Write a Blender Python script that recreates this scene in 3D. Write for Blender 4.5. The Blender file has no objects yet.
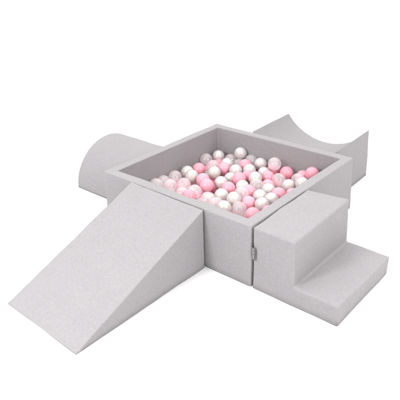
import bpy, bmesh, math, random
from mathutils import Vector, Matrix, noise, Euler

scene = bpy.context.scene
COL = scene.collection
random.seed(11)

# ------------------------------------------------------------------ helpers
def link(name, mesh, mat=None, parent=None):
    o = bpy.data.objects.new(name, mesh)
    COL.objects.link(o)
    if mat and not mesh.materials:
        mesh.materials.append(mat)
    if parent:
        o.parent = parent
    return o

def tag(o, label, cat, group=None):
    o['label'] = label
    o['category'] = cat
    if group:
        o['group'] = group
    return o

def empty(name, loc=(0, 0, 0), rz=0.0):
    o = bpy.data.objects.new(name, None)
    o.empty_display_size = 0.05
    o.location = loc
    o.rotation_euler = (0, 0, rz)
    COL.objects.link(o)
    return o

def extrude_profile(pts, to3d, vec):
    """closed 2D profile -> prism"""
    bm = bmesh.new()
    a = [bm.verts.new(to3d(p)) for p in pts]
    b = [bm.verts.new(to3d(p) + vec) for p in pts]
    n = len(pts)
    bm.faces.new(a)
    bm.faces.new(b[::-1])
    for i in range(n):
        j = (i + 1) % n
        bm.faces.new((a[j], a[i], b[i], b[j]))
    bmesh.ops.recalc_face_normals(bm, faces=bm.faces)
    return bm

def bevel(bm, off, seg=3, test=None, min_angle=22):
    es = []
    for e in bm.edges:
        if len(e.link_faces) == 2 and e.calc_face_angle(0) > math.radians(min_angle):
            if test is None or test(e):
                es.append(e)
    bmesh.ops.bevel(bm, geom=es, offset=off, offset_type='OFFSET', segments=seg, profile=0.5,
                    affect='EDGES', clamp_overlap=True)

def grid_cut(bm, step):
    lo = [min(v.co[k] for v in bm.verts) for k in range(3)]
    hi = [max(v.co[k] for v in bm.verts) for k in range(3)]
    for k in range(3):
        n = int((hi[k] - lo[k]) / step)
        for i in range(1, n + 1):
            c = [0, 0, 0]
            c[k] = lo[k] + (hi[k] - lo[k]) * i / (n + 1)
            nn = [0, 0, 0]
            nn[k] = 1
            bmesh.ops.bisect_plane(bm, geom=bm.verts[:] + bm.edges[:] + bm.faces[:], dist=1e-6,
                                   plane_co=c, plane_no=nn)

def soften(bm, amp, seed, freq=7.0, fine=0.0004):
    """the slight waviness of a sewn cover over foam"""
    bm.normal_update()
    s = Vector((seed * 3.1, seed * 1.7, seed * 5.3))
    d = {}
    for v in bm.verts:
        p = v.co
        h = noise.noise(p * freq + s) * amp + noise.noise(p * 23 + s) * amp * 0.35 + noise.noise(p * 60 + s) * fine
        d[v] = v.normal * h
    for v, q in d.items():
        v.co += q
        if v.co.z < 0.0:
            v.co.z = 0.0

def finish(bm, name, mat, parent=None):
    me = bpy.data.meshes.new(name)
    bm.to_mesh(me)
    bm.free()
    for p in me.polygons:
        p.use_smooth = True
    o = link(name, me, mat, parent)
    w = o.modifiers.new('weighted normals', 'WEIGHTED_NORMAL')
    w.weight = 60
    w.keep_sharp = True
    return o

# ------------------------------------------------------------------ materials
def new_mat(name):
    m = bpy.data.materials.new(name)
    m.use_nodes = True
    nt = m.node_tree
    b = nt.nodes['Principled BSDF']
    return m, nt, b

def N(nt, t, **kw):
    n = nt.nodes.new(t)
    for k, v in kw.items():
        if k in n.inputs.keys():
            n.inputs[k].default_value = v
        else:
            setattr(n, k, v)
    return n

def ramp(nt, src, stops):
    r = nt.nodes.new('ShaderNodeValToRGB')
    els = r.color_ramp.elements
    while len(els) < len(stops):
        els.new(0.5)
    for e, (p, c) in zip(els, stops):
        e.position = p
        e.color = (c[0], c[1], c[2], 1) if isinstance(c, (tuple, list)) else (c, c, c, 1)
    nt.links.new(src, r.inputs['Fac'])
    return r

def fabric(name, base, offset=0.0):
    """light grey melange jersey: pale and darker fibres knitted together"""
    m, nt, b = new_mat(name)
    L = nt.links.new
    tc = N(nt, 'ShaderNodeTexCoord')
    mp = N(nt, 'ShaderNodeMapping')
    mp.inputs['Location'].default_value = (offset, offset * 2.3, offset * .7)
    L(tc.outputs['Object'], mp.inputs['Vector'])
    def nz(scale, detail, rough=.5, stretch=None, rot=(0, 0, 0)):
        v = mp.outputs['Vector']
        if stretch:
            m2 = N(nt, 'ShaderNodeMapping')
            m2.inputs['Scale'].default_value = stretch
            m2.inputs['Rotation'].default_value = rot
            L(v, m2.inputs['Vector'])
            v = m2.outputs['Vector']
        n = N(nt, 'ShaderNodeTexNoise')
        n.inputs['Scale'].default_value = scale
        n.inputs['Detail'].default_value = detail
        n.inputs['Roughness'].default_value = rough
        L(v, n.inputs['Vector'])
        return n.outputs['Fac']
    def mul(c1, c2):
        x = N(nt, 'ShaderNodeMix', data_type='RGBA', blend_type='MULTIPLY')
        x.inputs[0].default_value = 1.0
        L(c1, x.inputs[6]); L(c2, x.inputs[7])
        return x.outputs[2]
    k = lambda f: tuple(c * f for c in base)
    col = ramp(nt, nz(85, 4, .65), [(.32, k(.955)), (.5, k(1.0)), (.68, k(1.035))]).outputs['Color']
    # pale flecks and darker slubs, lying in two directions
    f1 = ramp(nt, nz(1, 2, .5, (70, 250, 180), (.2, .3, .5)), [(.62, 1.0), (.69, 1.12)]).outputs['Color']
    f2 = ramp(nt, nz(1, 2, .5, (230, 80, 160), (.5, .1, -.4)), [(.30, .89), (.37, 1.0)]).outputs['Color']
    f3 = ramp(nt, nz(1, 2, .5, (160, 250, 80), (.1, .4, .2)), [(.62, 1.0), (.70, 1.11)]).outputs['Color']
    f4 = ramp(nt, nz(520, 2, .6), [(.3, .95), (.7, 1.05)]).outputs['Color']
    f5 = ramp(nt, nz(9, 3, .5), [(.3, .985), (.7, 1.015)]).outputs['Color']
    for f in (f1, f2, f3, f4, f5):
        col = mul(col, f)
    L(col, b.inputs['Base Color'])
    b.inputs['Roughness'].default_value = .95
    b.inputs['Specular IOR Level'].default_value = .12
    b.inputs['Sheen Weight'].default_value = .12
    b.inputs['Sheen Roughness'].default_value = .5
    bp = N(nt, 'ShaderNodeBump')
    bp.inputs['Strength'].default_value = .35
    bp.inputs['Distance'].default_value = .0016
    a = N(nt, 'ShaderNodeMath', operation='ADD')
    L(nz(420, 3, .6), a.inputs[0]); L(nz(70, 3, .6), a.inputs[1])
    L(a.outputs[0], bp.inputs['Height'])
    b2 = N(nt, 'ShaderNodeBump')                 # slack in the cover: soft broad ripples
    b2.inputs['Strength'].default_value = .45
    b2.inputs['Distance'].default_value = .006
    L(nz(1, 2, .45, (11, 17, 13), (.3, .2, .6)), b2.inputs['Height'])
    L(b2.outputs['Normal'], bp.inputs['Normal'])
    L(bp.outputs['Normal'], b.inputs['Normal'])
    return m

GREY = (0.305, 0.291, 0.299)
M_PIT = fabric('fabric_pit', GREY, 0.0)
M_RAMP = fabric('fabric_ramp', GREY, 3.1)
M_STEP = fabric('fabric_step', GREY, 5.7)
M_ROUND = fabric('fabric_half_round', GREY, 8.3)
M_ARCH = fabric('fabric_arch', GREY, 12.9)

def floor_mat():
    m, nt, b = new_mat('studio_white')
    tc = N(nt, 'ShaderNodeTexCoord')
    n = N(nt, 'ShaderNodeTexNoise', Scale=3.0, Detail=3.0)
    nt.links.new(tc.outputs['Object'], n.inputs['Vector'])
    r = ramp(nt, n.outputs['Fac'], [(.3, .83), (.7, .85)])
    nt.links.new(r.outputs['Color'], b.inputs['Base Color'])
    b.inputs['Roughness'].default_value = .8
    b.inputs['Specular IOR Level'].default_value = .2
    return m

def ball_bump(nt, b, dist=.0006):
    tc = N(nt, 'ShaderNodeTexCoord')
    n = N(nt, 'ShaderNodeTexNoise', Scale=38.0, Detail=2.0)
    nt.links.new(tc.outputs['Object'], n.inputs['Vector'])
    bp = N(nt, 'ShaderNodeBump', Strength=.5, Distance=dist)
    nt.links.new(n.outputs['Fac'], bp.inputs['Height'])
    nt.links.new(bp.outputs['Normal'], b.inputs['Normal'])
    return tc, n, bp

def pink_mat():
    m, nt, b = new_mat('pink_plastic')
    tc, n, bp = ball_bump(nt, b)
    oi = N(nt, 'ShaderNodeObjectInfo')
    r = ramp(nt, oi.outputs['Random'], [(0, (.73, .295, .365)), (.5, (.75, .325, .395)), (1, (.76, .365, .435))])
    nt.links.new(r.outputs['Color'], b.inputs['Base Color'])
    b.inputs['Roughness'].default_value = .33
    b.inputs['Subsurface Weight'].default_value = .25
    b.inputs['Subsurface Radius'].default_value = (.02, .008, .009)
    b.inputs['Subsurface Scale'].default_value = .5
    b.inputs['Coat Weight'].default_value = .15
    b.inputs['Coat Roughness'].default_value = .2
    return m

def pearl_mat():
    m, nt, b = new_mat('pearl_plastic')
    tc, n, bp = ball_bump(nt, b, .0004)
    oi = N(nt, 'ShaderNodeObjectInfo')
    r = ramp(nt, oi.outputs['Random'], [(0, (.65, .595, .58)), (.5, (.69, .645, .625)), (1, (.65, .595, .605))])
    nt.links.new(r.outputs['Color'], b.inputs['Base Color'])
    b.inputs['Metallic'].default_value = .10
    b.inputs['Roughness'].default_value = .27
    b.inputs['Coat Weight'].default_value = 1.0
    b.inputs['Coat Roughness'].default_value = .13
    b.inputs['Coat IOR'].default_value = 1.75
    # a thin pearly interference tint
    b.inputs['Thin Film Thickness'].default_value = 420
    b.inputs['Thin Film IOR'].default_value = 1.35
    tr = N(nt, 'ShaderNodeBsdfTransparent')
    tr.inputs['Color'].default_value = (.96, .94, .93, 1)
    mx = N(nt, 'ShaderNodeMixShader')           # the pearl skin is thin and lets a little of what is behind it through
    mx.inputs[0].default_value = .82
    nt.links.new(tr.outputs[0], mx.inputs[1]); nt.links.new(b.outputs[0], mx.inputs[2])
    nt.links.new(mx.outputs[0], nt.nodes['Material Output'].inputs['Surface'])
    return m

def clear_mat():
    m, nt, b = new_mat('clear_plastic')
    L = nt.links.new
    out = nt.nodes['Material Output']
    tr = N(nt, 'ShaderNodeBsdfTransparent')
    tr.inputs['Color'].default_value = (.985, .96, .97, 1)
    gl = N(nt, 'ShaderNodeBsdfGlossy')
    gl.inputs['Roughness'].default_value = .09
    gl.inputs['Color'].default_value = (1, 1, 1, 1)
    df = N(nt, 'ShaderNodeBsdfDiffuse')
    df.inputs['Color'].default_value = (.98, .945, .955, 1)
    tl = N(nt, 'ShaderNodeBsdfTranslucent')
    tl.inputs['Color'].default_value = (.98, .945, .955, 1)
    tc = N(nt, 'ShaderNodeTexCoord')
    n = N(nt, 'ShaderNodeTexNoise', Scale=30.0, Detail=2.0)
    L(tc.outputs['Object'], n.inputs['Vector'])
    bp = N(nt, 'ShaderNodeBump', Strength=.5, Distance=.0006)
    L(n.outputs['Fac'], bp.inputs['Height'])
    L(bp.outputs['Normal'], gl.inputs['Normal'])
    fr = N(nt, 'ShaderNodeFresnel')
    ge = N(nt, 'ShaderNodeNewGeometry')
    io = N(nt, 'ShaderNodeMapRange')            # the same thin wall seen from outside and from inside
    io.inputs['To Min'].default_value = 1.5
    io.inputs['To Max'].default_value = 1 / 1.5
    L(ge.outputs['Backfacing'], io.inputs['Value'])
    L(io.outputs[0], fr.inputs['IOR'])
    dm = N(nt, 'ShaderNodeMixShader')
    dm.inputs[0].default_value = .5
    L(df.outputs[0], dm.inputs[1]); L(tl.outputs[0], dm.inputs[2])
    milk = N(nt, 'ShaderNodeMixShader')
    milk.inputs[0].default_value = .36
    L(tr.outputs[0], milk.inputs[1]); L(dm.outputs[0], milk.inputs[2])
    fm = N(nt, 'ShaderNodeMath', operation='MULTIPLY_ADD')
    fm.inputs[1].default_value = .85
    fm.inputs[2].default_value = .035
    L(fr.outputs[0], fm.inputs[0])
    mx = N(nt, 'ShaderNodeMixShader')
    L(fm.outputs[0], mx.inputs[0])
    L(milk.outputs[0], mx.inputs[1]); L(gl.outputs[0], mx.inputs[2])
    L(mx.outputs[0], out.inputs['Surface'])
    nt.nodes.remove(b)
    return m

def plain(name, col, rough=.8):
    m, nt, b = new_mat(name)
    tc = N(nt, 'ShaderNodeTexCoord')
    n = N(nt, 'ShaderNodeTexNoise', Scale=900.0, Detail=2.0)
    nt.links.new(tc.outputs['Object'], n.inputs['Vector'])
    r = ramp(nt, n.outputs['Fac'], [(.3, tuple(c * .85 for c in col)), (.7, tuple(c * 1.1 for c in col))])
    nt.links.new(r.outputs['Color'], b.inputs['Base Color'])
    b.inputs['Roughness'].default_value = rough
    return m

M_PINK, M_PEARL, M_CLEAR = pink_mat(), pearl_mat(), clear_mat()
M_TAG = plain('woven_tag', (.13, .125, .13))
M_TAGTEXT = plain('woven_tag_thread', (.40, .39, .40))

# ------------------------------------------------------------------ setting
S, H, T = .90, .2836, .0511
bm = bmesh.new()
for q in ((-22, -12, 0), (12, -12, 0), (12, 26, 0), (-22, 26, 0)):
    bm.verts.new(q)
bm.faces.new(bm.verts)
me = bpy.data.meshes.new('studio_floor'); bm.to_mesh(me); bm.free()
fl = link('studio_floor', me, floor_mat())
fl.location.z = -.0003
fl['kind'] = 'structure'

# ------------------------------------------------------------------ ball pit
pit = empty('ball_pit', (S / 2, S / 2, 0))
tag(pit, 'square light grey fabric foam ball pit filled with pink and white balls', 'ball pit')
bm = bmesh.new()
def ring(x0, x1, z):
    return [bm.verts.new((x - S / 2, y - S / 2, z)) for x, y in ((x0, x0), (x1, x0), (x1, x1), (x0, x1))]
ob, ot, it, ib = ring(0, S, 0), ring(0, S, H), ring(T, S - T, H), ring(T, S - T, 0)
for i in range(4):
    j = (i + 1) % 4
    for a, b in ((ob, ot), (ot, it), (it, ib), (ib, ob)):
        bm.faces.new((a[i], a[j], b[j], b[i]))
bmesh.ops.recalc_face_normals(bm, faces=bm.faces)
bevel(bm, .010, 4, lambda e: all(abs(v.co.x) > S / 2 - .02 for v in e.verts) and abs(e.verts[0].co.z - e.verts[1].co.z) > .1)
bevel(bm, .0075, 4, lambda e: all(v.co.z > .1 for v in e.verts), 40)
grid_cut(bm, .03)
soften(bm, .0030, 1)
finish(bm, 'foam_wall', M_PIT, pit)
bm = extrude_profile([(-S / 2 + T + .003, -S / 2 + T + .003), (S / 2 - T - .003, -S / 2 + T + .003), (S / 2 - T - .003, S / 2 - T - .003), (-S / 2 + T + .003, S / 2 - T - .003)],
                     lambda p: Vector((p[0], p[1], .001)), Vector((0, 0, .037)))
bevel(bm, .006, 3)
finish(bm, 'floor_mat', M_PIT, pit)

# ------------------------------------------------------------------ ramp
WX, WW, WL, WY = .2073, .4516, .7008, -.0050
rz = math.radians(-.57)
bm = extrude_profile([(0, 0), (-WL, 0), (-WL, .004), (-.002, H), (0, H)][0:3] + [(0, H)],
                     lambda p: Vector((0, p[0], p[1])), Vector((WW, 0, 0)))
tip = lambda e: all(v.co.y < -WL + .01 for v in e.verts)
bevel(bm, .0085, 4, lambda e: not any(v.co.y < -WL + .01 and v.co.z < .003 for v in e.verts) and not tip(e), 40)
grid_cut(bm, .03)
soften(bm, .0034, 2)
ramp_o = finish(bm, 'foam_ramp', M_RAMP)
ramp_o.location = (WX, WY, 0); ramp_o.rotation_euler.z = rz
tag(ramp_o, 'light grey foam ramp wedge sloping away from the near left side of the ball pit', 'ramp')

# ------------------------------------------------------------------ step block
SX, SY, SW, SD, ST, SH = S + .0068, .0021, .4463, .1966, .3856, .0859
step = empty('foam_step', (SX, SY, 0), math.radians(-.11))
tag(step, 'light grey two-level foam step with a small woven tag beside the pit', 'step block')
bm = extrude_profile([(0, 0), (ST, 0), (ST, SH), (SD, SH), (SD, H), (0, H)],
                     lambda p: Vector((p[0], 0, p[1])), Vector((0, SW, 0)))
for v in bm.verts:                                   # the far end of the upper level leans in a little
    if v.co.z > H - .01 and v.co.y > SW - .01:
        v.co.y -= .022 if v.co.x < .01 else .004
        v.co.z += .004 if v.co.x < .01 else .010
    if abs(v.co.z - SH) < .001 and v.co.x > ST - .01 and v.co.y > SW - .01:
        v.co.x += .008
bevel(bm, .0095, 4, lambda e: max(v.co.z for v in e.verts) > .02, 30)
grid_cut(bm, .028)
soften(bm, .0036, 3)
finish(bm, 'cushion', M_STEP, step)
# tag sewn into the corner seam, folded flat against the near face
TX0, TX1, TZ0, TZ1 = -.0010, .0190, .1400, .1960
bm = bmesh.new()
cols = 5
rows = []
for i in range(cols + 1):
    x = TX0 + (TX1 - TX0) * i / cols
    y = -.0050 - .0015 * math.sin(i / cols * 2.6)
    rows.append([bm.verts.new((x, y, TZ0 - .001 * i / cols)), bm.verts.new((x, y, TZ1 - .0015 * i / cols)),
                 bm.verts.new((x, y + .0012, TZ1 - .0015 * i / cols)), bm.verts.new((x, y + .0012, TZ0 - .001 * i / cols))])
for i in range(cols):
    for k in range(4):
        l = (k + 1) % 4
        bm.faces.new((rows[i][k], rows[i + 1][k], rows[i + 1][l], rows[i][l]))
bm.faces.new(rows[0]); bm.faces.new(rows[-1][::-1])
bmesh.ops.recalc_face_normals(bm, faces=bm.faces)
tg = finish(bm, 'label_tag', M_TAG, step)
tg['label'] = 'small grey woven tag with pale vertical lettering'
bm = bmesh.new()
def stroke(x, z, w, h):
    r = bmesh.ops.create_cube(bm, size=1.0)
    for v in r['verts']:
        v.co = Vector((x + v.co.x * w, -.0072 + v.co.y * .0008, z + v.co.z * h))
zc = TZ1 - .0075
for w, h, dx in ((.0075, .0028, 0), (.0018, .006, -.002), (.0065, .0022, .0005), (.007, .0026, 0), (.003, .0055, .001), (.0018, .004, -.0025),
                 (.0070, .0022, 0), (.0065, .0028, 0), (.0028, .0050, .0012), (.0072, .0022, 0)):
    stroke(.0085 + dx, zc, w, h)
    zc -= .0047
finish(bm, 'tag_lettering', M_TAGTEXT, tg)

# ------------------------------------------------------------------ half round block
HY, HR, HL, HB = .1654, .2439, .4514, .0109
pr = [(0, 0)]
for i in range(0, 49):
    a = math.pi * i / 48
    pr.append((HR - HR * math.cos(a), HB + HR * math.sin(a)))
pr.append((2 * HR, 0))
bm = extrude_profile(pr, lambda p: Vector((0, p[0], p[1])), Vector((HL - .006, 0, 0)))
bevel(bm, .007, 3, lambda e: max(v.co.z for v in e.verts) > .02, 40)
grid_cut(bm, .03)
soften(bm, .0030, 4)
hr = finish(bm, 'half_round_block', M_ROUND)
hr.location = (-HL, HY, 0)
tag(hr, 'light grey foam half-cylinder block lying round side up behind the left corner of the pit', 'foam block')

# ------------------------------------------------------------------ concave arch block
AX, AW, AL, AH, AD = .2634, .5335, .418, .2874, .140
pr = [(0, 0), (AW, 0), (AW, AH)]
c = AW / 2
R = (c * c + AD * AD) / (2 * AD)
am = math.asin(c / R)
for i in range(1, 40):
    a = am - 2 * am * i / 40
    pr.append((c + R * math.sin(a), AH - (R * math.cos(a) - (R - AD))))
pr.append((0, AH))
bm = extrude_profile(pr, lambda p: Vector((p[0], .006, p[1])), Vector((0, AL - .006, 0)))
bevel(bm, .0035, 3, lambda e: max(v.co.z for v in e.verts) > .02, 40)
grid_cut(bm, .03)
soften(bm, .0026, 5)
ar = finish(bm, 'concave_block', M_ARCH)
ar.location = (AX, S, 0); ar.rotation_euler.z = math.radians(1.34)
tag(ar, 'light grey foam block with a scooped-out curved top behind the ball pit', 'foam block')

# ------------------------------------------------------------------ balls
def ball_mesh(name, mat):
    bm = bmesh.new()
    bmesh.ops.create_uvsphere(bm, u_segments=44, v_segments=36, radius=.0365)
    for v in bm.verts:
        la = v.co.z / .0365
        if abs(la) < .01:
            v.co *= 1.010                     # moulding seam round the middle
        v.co *= 1 + .010 * noise.noise(v.co * 30)
    me = bpy.data.meshes.new(name)
    bm.to_mesh(me); bm.free()
    for p in me.polygons:
        p.use_smooth = True
    me.materials.append(mat)
    return me
KIND = {'P': ('pink_ball', ball_mesh('pink_ball', M_PINK)), 'W': ('pearl_ball', ball_mesh('pearl_ball', M_PEARL)),
        'C': ('clear_ball', ball_mesh('clear_ball', M_CLEAR))}
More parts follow.
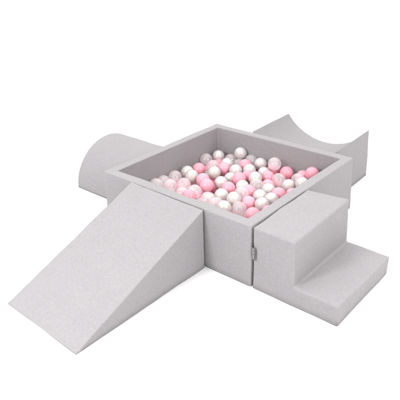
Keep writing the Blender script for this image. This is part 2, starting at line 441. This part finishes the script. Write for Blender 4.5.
# kind (Pink, pearl White, Clear), centre in mm, label
BALLS = [
    ('C', 121, 242, 151, 'leftmost clear ball just above the pit rim behind the ramp'),
    ('C', 107, 313, 138, 'leftmost clear ball along the back left pit wall'),
    ('C', 176, 290, 145, 'second clear ball from the left, just above the pit rim behind the ramp'),
    ('C', 114, 395, 139, 'rightmost clear ball along the back left pit wall'),
    ('W', 118, 491, 136, 'the only pearl white ball along the back left pit wall'),
    ('W', 184, 454, 143, 'leftmost pearl white ball in the second farthest row of the pile middle'),
    ('C', 215, 354, 139, 'leftmost clear ball in the fourth row back to front, pile middle'),
    ('C', 289, 258, 143, 'third clear ball from the left, just above the pit rim behind the ramp'),
    ('P', 357, 235, 156, 'leftmost pink ball just above the pit rim behind the ramp'),
    ('C', 88, 691, 137, 'clear ball buried in the pile, mostly hidden under other balls'),
    ('W', 111, 776, 136, 'pearl white ball buried in the pile, mostly hidden under other balls'),
    ('P', 141, 562, 134, 'leftmost pink ball in the farthest row of the pile middle'),
    ('W', 256, 557, 146, 'second pearl white ball from the left, in the second farthest row of the pile middle'),
    ('P', 262, 637, 144, 'second pink ball from the left, in the farthest row of the pile middle'),
    ('P', 261, 456, 141, 'leftmost pink ball in the fourth row back to front, pile middle'),
    ('W', 355, 493, 136, 'the only pearl white ball in the fourth row back to front, pile middle'),
    ('C', 198, 780, 131, 'clear ball buried in the pile, mostly hidden under other balls'),
    ('P', 323, 413, 142, 'rightmost pink ball in the fourth row back to front, pile middle'),
    ('C', 315, 326, 138, 'fourth clear ball from the left, just above the pit rim behind the ramp'),
    ('C', 431, 290, 146, 'fifth clear ball from the left, just above the pit rim behind the ramp'),
    ('W', 456, 369, 142, 'leftmost pearl white ball in the nearest row of the pile middle'),
    ('P', 432, 457, 140, 'leftmost pink ball in the fifth row back to front, pile middle'),
    ('C', 503, 267, 148, 'sixth clear ball from the left, just above the pit rim behind the ramp'),
    ('W', 571, 243, 161, 'the only pearl white ball just above the pit rim behind the ramp'),
    ('W', 246, 812, 175, 'pearl white ball buried in the pile, mostly hidden under other balls'),
    ('C', 323, 810, 148, 'clear ball buried in the pile, mostly hidden under other balls'),
    ('W', 396, 799, 151, 'the only pearl white ball along the back right pit wall'),
    ('P', 333, 738, 146, 'rightmost pink ball in the farthest row of the pile middle'),
    ('W', 340, 641, 150, 'third pearl white ball from the left, in the second farthest row of the pile middle'),
    ('W', 393, 695, 148, 'the only pearl white ball in the farthest row of the pile middle'),
    ('P', 427, 631, 140, 'the only pink ball in the second farthest row of the pile middle'),
    ('W', 357, 572, 131, 'leftmost pearl white ball in the third row back to front, pile middle'),
    ('W', 480, 513, 142, 'leftmost pearl white ball in the fifth row back to front, pile middle'),
    ('C', 541, 552, 153, 'rightmost clear ball in the fourth row back to front, pile middle'),
    ('P', 425, 559, 155, 'leftmost pink ball in the third row back to front, pile middle'),
    ('W', 559, 336, 167, 'second pearl white ball from the left, in the nearest row of the pile middle'),
    ('W', 619, 471, 146, 'rightmost pearl white ball in the nearest row of the pile middle'),
    ('P', 615, 379, 144, 'the only pink ball in the nearest row of the pile middle'),
    ('W', 686, 392, 154, 'leftmost pearl white ball just above the pit rim beside the step'),
    ('C', 618, 299, 147, 'rightmost clear ball just above the pit rim behind the ramp'),
    ('C', 551, 409, 165, 'the only clear ball in the nearest row of the pile middle'),
    ('P', 706, 289, 149, 'rightmost pink ball just above the pit rim behind the ramp'),
    ('P', 546, 479, 147, 'second pink ball from the left, in the fifth row back to front, pile middle'),
    ('C', 507, 771, 190, 'rightmost clear ball in the farthest row of the pile middle'),
    ('P', 477, 812, 138, 'leftmost pink ball along the back right pit wall'),
    ('W', 460, 741, 132, 'rightmost pearl white ball in the second farthest row of the pile middle'),
    ('P', 571, 792, 146, 'second pink ball from the left, along the back right pit wall'),
    ('C', 592, 683, 151, 'the only clear ball in the third row back to front, pile middle'),
    ('P', 568, 617, 132, 'rightmost pink ball in the fifth row back to front, pile middle'),
    ('W', 668, 658, 147, 'third pearl white ball from the left, just above the pit rim beside the step'),
    ('P', 685, 538, 151, 'second pink ball from the left, just above the pit rim beside the step'),
    ('W', 614, 553, 148, 'rightmost pearl white ball in the fifth row back to front, pile middle'),
    ('C', 680, 729, 158, 'the only clear ball just above the pit rim beside the step'),
    ('P', 667, 800, 146, 'third pink ball from the left, along the back right pit wall'),
    ('P', 728, 788, 185, 'rightmost pink ball along the back right pit wall'),
    ('W', 734, 680, 169, 'rightmost pearl white ball just above the pit rim beside the step'),
    ('W', 232, 703, 141, 'pearl white ball buried in the pile, mostly hidden under other balls'),
    ('C', 185, 634, 140, 'leftmost clear ball in the farthest row of the pile middle'),
    ('P', 520, 688, 144, 'rightmost pink ball in the third row back to front, pile middle'),
    ('W', 494, 608, 160, 'rightmost pearl white ball in the third row back to front, pile middle'),
    ('W', 691, 465, 152, 'second pearl white ball from the left, just above the pit rim beside the step'),
    ('C', 270, 767, 123, 'clear ball buried in the pile, mostly hidden under other balls'),
    ('P', 686, 666, 77, 'pink ball buried in the pile, mostly hidden under other balls'),
    ('P', 88, 352, 77, 'pink ball buried in the pile, mostly hidden under other balls'),
    ('P', 88, 812, 77, 'pink ball buried in the pile, mostly hidden under other balls'),
    ('W', 432, 812, 77, 'pearl white ball buried in the pile, mostly hidden under other balls'),
    ('P', 387, 464, 77, 'pink ball buried in the pile, mostly hidden under other balls'),
    ('P', 222, 736, 77, 'pink ball buried in the pile, mostly hidden under other balls'),
    ('P', 593, 88, 77, 'pink ball buried in the pile, mostly hidden under other balls'),
    ('P', 221, 299, 77, 'pink ball buried in the pile, mostly hidden under other balls'),
    ('W', 161, 604, 77, 'rightmost pearl white ball low in a gap beneath the top layer'),
    ('P', 454, 492, 77, 'pink ball buried in the pile, mostly hidden under other balls'),
    ('P', 776, 151, 77, 'pink ball buried in the pile, mostly hidden under other balls'),
    ('W', 812, 373, 77, 'pearl white ball buried in the pile, mostly hidden under other balls'),
    ('W', 234, 608, 77, 'pearl white ball buried in the pile, mostly hidden under other balls'),
    ('P', 447, 214, 77, 'pink ball buried in the pile, mostly hidden under other balls'),
    ('W', 589, 564, 77, 'pearl white ball buried in the pile, mostly hidden under other balls'),
    ('C', 331, 646, 77, 'clear ball buried in the pile, mostly hidden under other balls'),
    ('P', 812, 593, 77, 'pink ball buried in the pile, mostly hidden under other balls'),
    ('W', 622, 703, 77, 'pearl white ball buried in the pile, mostly hidden under other balls'),
    ('W', 374, 88, 77, 'pearl white ball buried in the pile, mostly hidden under other balls'),
    ('C', 812, 739, 77, 'clear ball buried in the pile, mostly hidden under other balls'),
    ('P', 191, 670, 77, 'pink ball buried in the pile, mostly hidden under other balls'),
    ('P', 154, 726, 105, 'pink ball buried in the pile, mostly hidden under other balls'),
    ('P', 483, 151, 77, 'pink ball buried in the pile, mostly hidden under other balls'),
    ('W', 749, 410, 77, 'pearl white ball buried in the pile, mostly hidden under other balls'),
    ('P', 702, 278, 77, 'pink ball buried in the pile, mostly hidden under other balls'),
    ('W', 557, 663, 77, 'pearl white ball buried in the pile, mostly hidden under other balls'),
    ('P', 152, 240, 77, 'pink ball buried in the pile, mostly hidden under other balls'),
    ('P', 247, 537, 77, 'fourth pink ball from the left, low in a gap beneath the top layer'),
    ('W', 352, 400, 77, 'pearl white ball buried in the pile, mostly hidden under other balls'),
    ('W', 323, 719, 77, 'pearl white ball buried in the pile, mostly hidden under other balls'),
    ('P', 463, 638, 77, 'pink ball buried in the pile, mostly hidden under other balls'),
    ('W', 447, 88, 77, 'pearl white ball buried in the pile, mostly hidden under other balls'),
    ('W', 495, 703, 77, 'pearl white ball buried in the pile, mostly hidden under other balls'),
    ('W', 458, 565, 77, 'pearl white ball buried in the pile, mostly hidden under other balls'),
    ('C', 234, 812, 77, 'clear ball buried in the pile, mostly hidden under other balls'),
    ('P', 288, 435, 77, 'second pink ball from the left, low in a gap beneath the top layer'),
    ('W', 88, 204, 77, 'pearl white ball buried in the pile, mostly hidden under other balls'),
    ('P', 629, 278, 77, 'pink ball buried in the pile, mostly hidden under other balls'),
    ('P', 161, 812, 77, 'pink ball buried in the pile, mostly hidden under other balls'),
    ('P', 88, 88, 77, 'pink ball buried in the pile, mostly hidden under other balls'),
    ('P', 559, 812, 77, 'pink ball buried in the pile, mostly hidden under other balls'),
    ('P', 309, 577, 77, 'pink ball buried in the pile, mostly hidden under other balls'),
    ('P', 262, 152, 77, 'pink ball buried in the pile, mostly hidden under other balls'),
    ('P', 150, 463, 77, 'leftmost pink ball low in a gap beneath the top layer'),
    ('P', 686, 593, 77, 'pink ball buried in the pile, mostly hidden under other balls'),
    ('C', 666, 88, 77, 'clear ball buried in the pile, mostly hidden under other balls'),
    ('P', 593, 214, 77, 'pink ball buried in the pile, mostly hidden under other balls'),
    ('W', 520, 525, 77, 'pearl white ball buried in the pile, mostly hidden under other balls'),
    ('W', 812, 520, 77, 'pearl white ball buried in the pile, mostly hidden under other balls'),
    ('P', 553, 460, 77, 'pink ball buried in the pile, mostly hidden under other balls'),
    ('W', 520, 214, 77, 'pearl white ball buried in the pile, mostly hidden under other balls'),
    ('C', 249, 231, 77, 'clear ball buried in the pile, mostly hidden under other balls'),
    ('W', 150, 315, 77, 'pearl white ball buried in the pile, mostly hidden under other balls'),
    ('P', 88, 735, 77, 'pink ball buried in the pile, mostly hidden under other balls'),
    ('C', 223, 468, 77, 'the only clear ball low in a gap beneath the top layer'),
    ('P', 689, 367, 77, 'pink ball buried in the pile, mostly hidden under other balls'),
    ('C', 88, 597, 77, 'clear ball buried in the pile, mostly hidden under other balls'),
    ('W', 297, 88, 77, 'pearl white ball buried in the pile, mostly hidden under other balls'),
    ('W', 355, 327, 77, 'leftmost pearl white ball low in a gap beneath the top layer'),
    ('W', 812, 215, 77, 'pearl white ball buried in the pile, mostly hidden under other balls'),
    ('C', 739, 88, 77, 'clear ball buried in the pile, mostly hidden under other balls'),
    ('W', 666, 214, 77, 'pearl white ball buried in the pile, mostly hidden under other balls'),
    ('P', 753, 331, 77, 'pink ball buried in the pile, mostly hidden under other balls'),
    ('P', 335, 150, 77, 'pink ball buried in the pile, mostly hidden under other balls'),
    ('P', 425, 390, 77, 'pink ball buried in the pile, mostly hidden under other balls'),
    ('P', 118, 664, 77, 'third pink ball from the left, low in a gap beneath the top layer'),
    ('W', 686, 447, 77, 'pearl white ball buried in the pile, mostly hidden under other balls'),
    ('C', 321, 221, 77, 'clear ball buried in the pile, mostly hidden under other balls'),
    ('W', 88, 278, 77, 'pearl white ball buried in the pile, mostly hidden under other balls'),
    ('P', 630, 151, 77, 'pink ball buried in the pile, mostly hidden under other balls'),
    ('P', 314, 504, 77, 'rightmost pink ball low in a gap beneath the top layer'),
    ('P', 410, 151, 77, 'pink ball buried in the pile, mostly hidden under other balls'),
    ('P', 520, 88, 77, 'pink ball buried in the pile, mostly hidden under other balls'),
    ('P', 181, 88, 77, 'pink ball buried in the pile, mostly hidden under other balls'),
    ('W', 749, 776, 77, 'pearl white ball buried in the pile, mostly hidden under other balls'),
    ('W', 224, 394, 77, 'pearl white ball buried in the pile, mostly hidden under other balls'),
    ('C', 749, 703, 77, 'clear ball buried in the pile, mostly hidden under other balls'),
    ('P', 812, 666, 77, 'pink ball buried in the pile, mostly hidden under other balls'),
    ('P', 616, 497, 77, 'pink ball buried in the pile, mostly hidden under other balls'),
    ('P', 812, 446, 77, 'pink ball buried in the pile, mostly hidden under other balls'),
    ('P', 749, 556, 77, 'pink ball buried in the pile, mostly hidden under other balls'),
    ('P', 622, 776, 77, 'pink ball buried in the pile, mostly hidden under other balls'),
    ('P', 151, 389, 77, 'pink ball buried in the pile, mostly hidden under other balls'),
    ('W', 524, 598, 77, 'pearl white ball buried in the pile, mostly hidden under other balls'),
    ('P', 559, 739, 77, 'pink ball buried in the pile, mostly hidden under other balls'),
    ('P', 686, 812, 77, 'pink ball buried in the pile, mostly hidden under other balls'),
    ('C', 489, 354, 77, 'clear ball buried in the pile, mostly hidden under other balls'),
    ('P', 496, 776, 77, 'pink ball buried in the pile, mostly hidden under other balls'),
    ('P', 391, 537, 77, 'pink ball buried in the pile, mostly hidden under other balls'),
    ('W', 174, 532, 77, 'pearl white ball buried in the pile, mostly hidden under other balls'),
    ('C', 739, 215, 77, 'clear ball buried in the pile, mostly hidden under other balls'),
    ('W', 812, 88, 77, 'pearl white ball buried in the pile, mostly hidden under other balls'),
    ('W', 622, 629, 77, 'pearl white ball buried in the pile, mostly hidden under other balls'),
    ('C', 307, 812, 77, 'clear ball buried in the pile, mostly hidden under other balls'),
    ('P', 617, 423, 77, 'pink ball buried in the pile, mostly hidden under other balls'),
    ('W', 427, 315, 77, 'pearl white ball buried in the pile, mostly hidden under other balls'),
    ('W', 488, 427, 77, 'pearl white ball buried in the pile, mostly hidden under other balls'),
    ('W', 293, 289, 77, 'pearl white ball buried in the pile, mostly hidden under other balls'),
    ('W', 618, 350, 77, 'pearl white ball buried in the pile, mostly hidden under other balls'),
    ('P', 749, 629, 77, 'pink ball buried in the pile, mostly hidden under other balls'),
    ('P', 132, 146, 77, 'pink ball buried in the pile, mostly hidden under other balls'),
    ('P', 686, 739, 77, 'pink ball buried in the pile, mostly hidden under other balls'),
    ('W', 557, 151, 77, 'pearl white ball buried in the pile, mostly hidden under other balls'),
    ('W', 749, 483, 77, 'pearl white ball buried in the pile, mostly hidden under other balls'),
    ('P', 812, 812, 77, 'pink ball buried in the pile, mostly hidden under other balls'),
    ('C', 686, 520, 77, 'clear ball buried in the pile, mostly hidden under other balls'),
    ('W', 554, 386, 77, 'pearl white ball buried in the pile, mostly hidden under other balls'),
    ('C', 492, 281, 77, 'clear ball buried in the pile, mostly hidden under other balls'),
    ('P', 370, 774, 77, 'pink ball buried in the pile, mostly hidden under other balls'),
    ('P', 290, 362, 77, 'pink ball buried in the pile, mostly hidden under other balls'),
    ('P', 195, 181, 77, 'pink ball buried in the pile, mostly hidden under other balls'),
    ('P', 264, 675, 77, 'pink ball buried in the pile, mostly hidden under other balls'),
    ('P', 386, 255, 77, 'pink ball buried in the pile, mostly hidden under other balls'),
    ('C', 88, 524, 77, 'clear ball buried in the pile, mostly hidden under other balls'),
    ('P', 812, 288, 77, 'pink ball buried in the pile, mostly hidden under other balls'),
    ('P', 405, 683, 77, 'pink ball buried in the pile, mostly hidden under other balls'),
    ('W', 703, 151, 77, 'pearl white ball buried in the pile, mostly hidden under other balls'),
    ('P', 561, 305, 77, 'pink ball buried in the pile, mostly hidden under other balls'),
    ('W', 395, 610, 77, 'pearl white ball buried in the pile, mostly hidden under other balls'),
    ('P', 88, 425, 77, 'pink ball buried in the pile, mostly hidden under other balls'),
    ('P', 794, 630, 138, 'pink ball buried in the pile, mostly hidden under other balls'),
    ('W', 812, 397, 146, 'pearl white ball buried in the pile, mostly hidden under other balls'),
    ('W', 557, 108, 137, 'pearl white ball buried in the pile, mostly hidden under other balls'),
    ('C', 199, 119, 140, 'clear ball buried in the pile, mostly hidden under other balls'),
    ('P', 666, 172, 137, 'pink ball buried in the pile, mostly hidden under other balls'),
    ('W', 812, 172, 137, 'pearl white ball buried in the pile, mostly hidden under other balls'),
    ('P', 812, 245, 143, 'pink ball buried in the pile, mostly hidden under other balls'),
    ('C', 797, 703, 138, 'clear ball buried in the pile, mostly hidden under other balls'),
    ('P', 771, 522, 138, 'pink ball buried in the pile, mostly hidden under other balls'),
    ('C', 339, 88, 141, 'clear ball buried in the pile, mostly hidden under other balls'),
    ('W', 155, 178, 138, 'pearl white ball buried in the pile, mostly hidden under other balls'),
    ('P', 446, 172, 137, 'pink ball buried in the pile, mostly hidden under other balls'),
    ('P', 776, 109, 137, 'pink ball buried in the pile, mostly hidden under other balls'),
    ('P', 703, 88, 140, 'pink ball buried in the pile, mostly hidden under other balls'),
    ('C', 295, 185, 135, 'clear ball buried in the pile, mostly hidden under other balls'),
    ('C', 88, 150, 135, 'clear ball buried in the pile, mostly hidden under other balls'),
    ('P', 133, 88, 134, 'pink ball buried in the pile, mostly hidden under other balls'),
    ('P', 812, 319, 143, 'pink ball buried in the pile, mostly hidden under other balls'),
    ('C', 630, 108, 137, 'clear ball buried in the pile, mostly hidden under other balls'),
    ('W', 593, 172, 137, 'pearl white ball buried in the pile, mostly hidden under other balls'),
    ('P', 739, 172, 137, 'pink ball buried in the pile, mostly hidden under other balls'),
    ('C', 762, 450, 140, 'clear ball buried in the pile, mostly hidden under other balls'),
    ('W', 373, 166, 138, 'pearl white ball buried in the pile, mostly hidden under other balls'),
    ('P', 731, 594, 138, 'rightmost pink ball just above the pit rim beside the step'),
    ('C', 812, 776, 140, 'clear ball buried in the pile, mostly hidden under other balls'),
    ('W', 520, 172, 137, 'pearl white ball buried in the pile, mostly hidden under other balls'),
    ('W', 272, 116, 140, 'pearl white ball buried in the pile, mostly hidden under other balls'),
    ('W', 486, 88, 141, 'pearl white ball buried in the pile, mostly hidden under other balls'),
    ('P', 750, 358, 145, 'leftmost pink ball just above the pit rim beside the step'),
    ('P', 412, 88, 141, 'pink ball buried in the pile, mostly hidden under other balls'),
]
WORLD, OVER, SOFT_R, SOFT_L, EXPO = 0.90, 2100.0, 32.0, 46.0, 0.0
for (k, x, y, z, label) in BALLS:
    nm, me = KIND[k]
    o = bpy.data.objects.new(nm, me)
    COL.objects.link(o)
    o.location = (x / 1000, y / 1000, z / 1000)
    o.rotation_euler = (random.uniform(0, 6.28), random.uniform(0, 6.28), random.uniform(0, 6.28))
    tag(o, label, 'ball', {'P': 'pink balls in the pit', 'W': 'pearl white balls in the pit', 'C': 'clear balls in the pit'}[k])

# ------------------------------------------------------------------ light: white studio with an overhead bank and two softboxes
w = bpy.data.worlds.new('World'); scene.world = w
w.use_nodes = True
w.node_tree.nodes['Background'].inputs['Color'].default_value = (1, .985, .99, 1)
w.node_tree.nodes['Background'].inputs['Strength'].default_value = WORLD
def area(name, loc, target, size, sy, power, col=(1, 1, 1)):
    l = bpy.data.lights.new(name, 'AREA')
    l.shape = 'RECTANGLE'; l.size = size; l.size_y = sy; l.energy = power; l.color = col
    o = bpy.data.objects.new(name, l)
    COL.objects.link(o)
    o.location = loc
    o.rotation_euler = (Vector(target) - Vector(loc)).to_track_quat('-Z', 'Y').to_euler()
    return o
area('overhead_bank', (-4, 5, 8), (-4, 5, 0), 24, 24, OVER)
cd = Vector((2.0737 - .45, -1.648 - .45, 1.4234 - .2)); cd.normalize()
for s, e in ((1, SOFT_R), (-1, SOFT_L)):
    q = Matrix.Rotation(math.radians(41) * s, 3, 'Z') @ cd
    p = Vector((.45, .45, .2)) + q * 3.0 + Vector((0, 0, .35))
    area('softbox', p, (.45, .45, .15), .48, .60, e)

# ------------------------------------------------------------------ camera
yaw, pitch, roll = math.radians(41.8), math.radians(-18.3), math.radians(-1.79)
d = Vector((-math.sin(yaw) * math.cos(pitch), math.cos(yaw) * math.cos(pitch), math.sin(pitch)))
r = Vector((math.cos(yaw), math.sin(yaw), 0)); u = r.cross(d)
Rv = r * math.cos(roll) + u * math.sin(roll); Uv = -r * math.sin(roll) + u * math.cos(roll)
cam = bpy.data.cameras.new('camera'); co = bpy.data.objects.new('camera', cam); COL.objects.link(co)
mw = Matrix((Rv, Uv, -d)).transposed().to_4x4(); mw.translation = Vector((2.0737, -1.648, 1.4234))
co.matrix_world = mw
cam.sensor_width = 36; cam.lens = 567.14 / 400 * 36
cam.shift_x = 8.54 / 400; cam.shift_y = -84.33 / 400
cam.clip_start = .02; cam.clip_end = 100
scene.camera = co

scene.render.engine = 'CYCLES'
scene.cycles.max_bounces = 12
scene.cycles.diffuse_bounces = 5
scene.cycles.transparent_max_bounces = 24
scene.view_settings.view_transform = 'Standard'
scene.view_settings.look = 'None'
scene.view_settings.exposure = EXPO
scene.view_settings.gamma = 1
